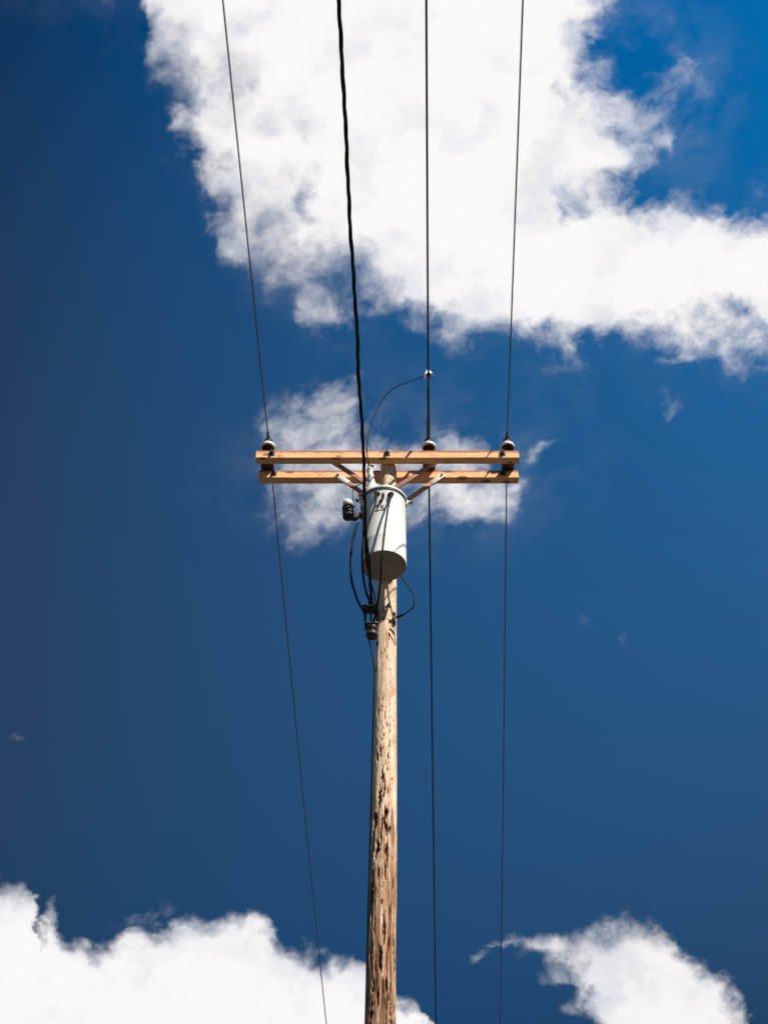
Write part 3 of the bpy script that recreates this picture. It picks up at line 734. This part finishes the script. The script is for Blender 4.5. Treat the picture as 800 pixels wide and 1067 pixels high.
# ------------------------------------------------------------------ secondary rack on the pole with spool insulator and connectors
rk = at(386.5, 645, 10.14)
rack = thing('service_rack', 'dark steel rack with a spool insulator on the shaded left side of the pole', 'cable rack', rk)
zt_, zb2 = at(386, 636.5, 10.1).z, at(386, 668, 10.1).z
xr = rk.x + .01
bm = NB()
for z in (zt_, at(386, 652, 10.08).z): box(bm, (xr - .005, 10.085, z), (.115, .10, .014), None, .003)
box(bm, (xr + .045, 10.13, (zt_ + zb2) / 2), (.02, .05, zt_ - zb2), None, .003)
box(bm, (xr - .055, 10.07, (zt_ + at(386, 655, 10.08).z) / 2), (.016, .03, zt_ - at(386, 655, 10.08).z), None, .003)
rod(bm, (xr - .01, 10.075, zt_ + .03), (xr - .01, 10.075, zb2), .008)
link('rack_frame', bm, M['steel'], rack)
zc = at(387, 659, 10.08).z
bm = NB(); lathe(bm, [(.014, -.062), (.040, -.060), (.052, -.045), (.050, -.020), (.034, -.006), (.034, .006), (.050, .020), (.052, .040), (.040, .056), (.014, .058)], (xr - .002, 10.075, zc), (0, 0, 1), 32)
link('spool_insulator', bm, M['glaze'], rack, angle=50)
def connector(px_, py_, Y, ang, label):
    c_ = at(px_, py_, Y); t_ = thing('split_bolt_connector', label, 'connector', c_, 'connectors joining the service wires')
    mr_ = Matrix.Rotation(R(ang), 3, 'Y')
    bm = NB(); box(bm, c_, (.035, .05, .06), mr_, .008); link('connector_body', bm, M['steel'], t_)
    bm = NB(); hexnut(bm, c_ + Vector((.0, -.022, .022)), (-.1, -1, .3), .014, .02); link('connector_nut', bm, M['silver'], t_)
connector(386.2, 626, 10.055, 10, 'upper dark connector with a bright nut, at the end of the service cable')
connector(380.2, 634, 10.055, -18, 'lower left dark connector with a bright nut, where the outer wire ends')
connector(390.0, 633, 10.085, 25, 'dark connector tucked closest to the pole above the rack')

# hook and eye on the sunlit side of the pole
hk = at(404.6, 629, 10.145)
bm = NB(); tube(bm, smooth_path([at(401.8, 632.6, 10.13), at(404, 630.8, 10.10), at(405.6, 630.6, 10.09), at(406.2, 627.6, 10.09)], 6), .0075, 10)
rod(bm, at(406, 626.5, 10.14), at(406.2, 633, 10.09), .009)
tag(link('pole_hook', bm, M['rust'], loc=hk), 'small rusty hook screwed into the sunlit side of the pole below the tank', 'hook')

# ------------------------------------------------------------------ twisted service cable
cpx = [(351.8, -40), (352.5, 0), (355.5, 50), (358.3, 100), (360.4, 140), (362.2, 180), (364.6, 235), (367, 268), (369, 300), (372.0, 345), (373.6, 395), (376.2, 430), (378.2, 462), (379.2, 490), (380.0, 520), (380.5, 550), (381.8, 566), (383.8, 580), (385.4, 600), (386.2, 616), (386.4, 625)]
end = at(386.4, 625, 10.05)
def zc_(Y):
    t_ = 10.05 - Y; return end.z - .115 * t_ + .0022 * t_ * t_
pts = []
for a, c_ in cpx:
    lo, hi = 2.5, 10.2
    for _ in range(50):
        mid_ = (lo + hi) / 2
        if at(a, c_, mid_).z < zc_(mid_): lo = mid_
        else: hi = mid_
    pts.append(at(a, c_, (lo + hi) / 2))
d0 = (pts[0] - pts[1]); s_ = d0.x / d0.y
back = []
for i in range(1, 40):
    Y = pts[0].y - i * .8; back.append(Vector((pts[0].x + s_ * (Y - pts[0].y), Y, zc_(Y))))
path = smooth_path(back[::-1] + pts, 14)
# small kinks where the strands bunch
acc = 0; kinked = []
for i, p_ in enumerate(path):
    kinked.append(p_ + Vector((.0035 * noise.noise(Vector((0, p_.y * 4, 1))), 0, .004 * noise.noise(Vector((0, p_.y * 5, 7))))))
# resample evenly
res = [kinked[0]]; step = .03
for a, c_ in zip(kinked, kinked[1:]):
    while (c_ - res[-1]).length > step:
        res.append(res[-1] + (c_ - res[-1]).normalized() * step)
T_, N_ = frames(res)
bm = NB()
for s3 in range(3):
    pp = []
    for i, p_ in enumerate(res):
        a = 2 * math.pi * (s3 / 3 + i * step / .62); b_ = T_[i].cross(N_[i])
        pp.append(p_ + (N_[i] * math.cos(a) + b_ * math.sin(a)) * (.0068 if s3 else .0082))
    tube(bm, pp, (.0072, .0072, .0058)[s3], 7)
tag(link('service_cable', bm, M['black'], loc=end), 'thick twisted black service cable coming down past the crossarms to the pole', 'cable')

scene.render.engine = 'CYCLES'
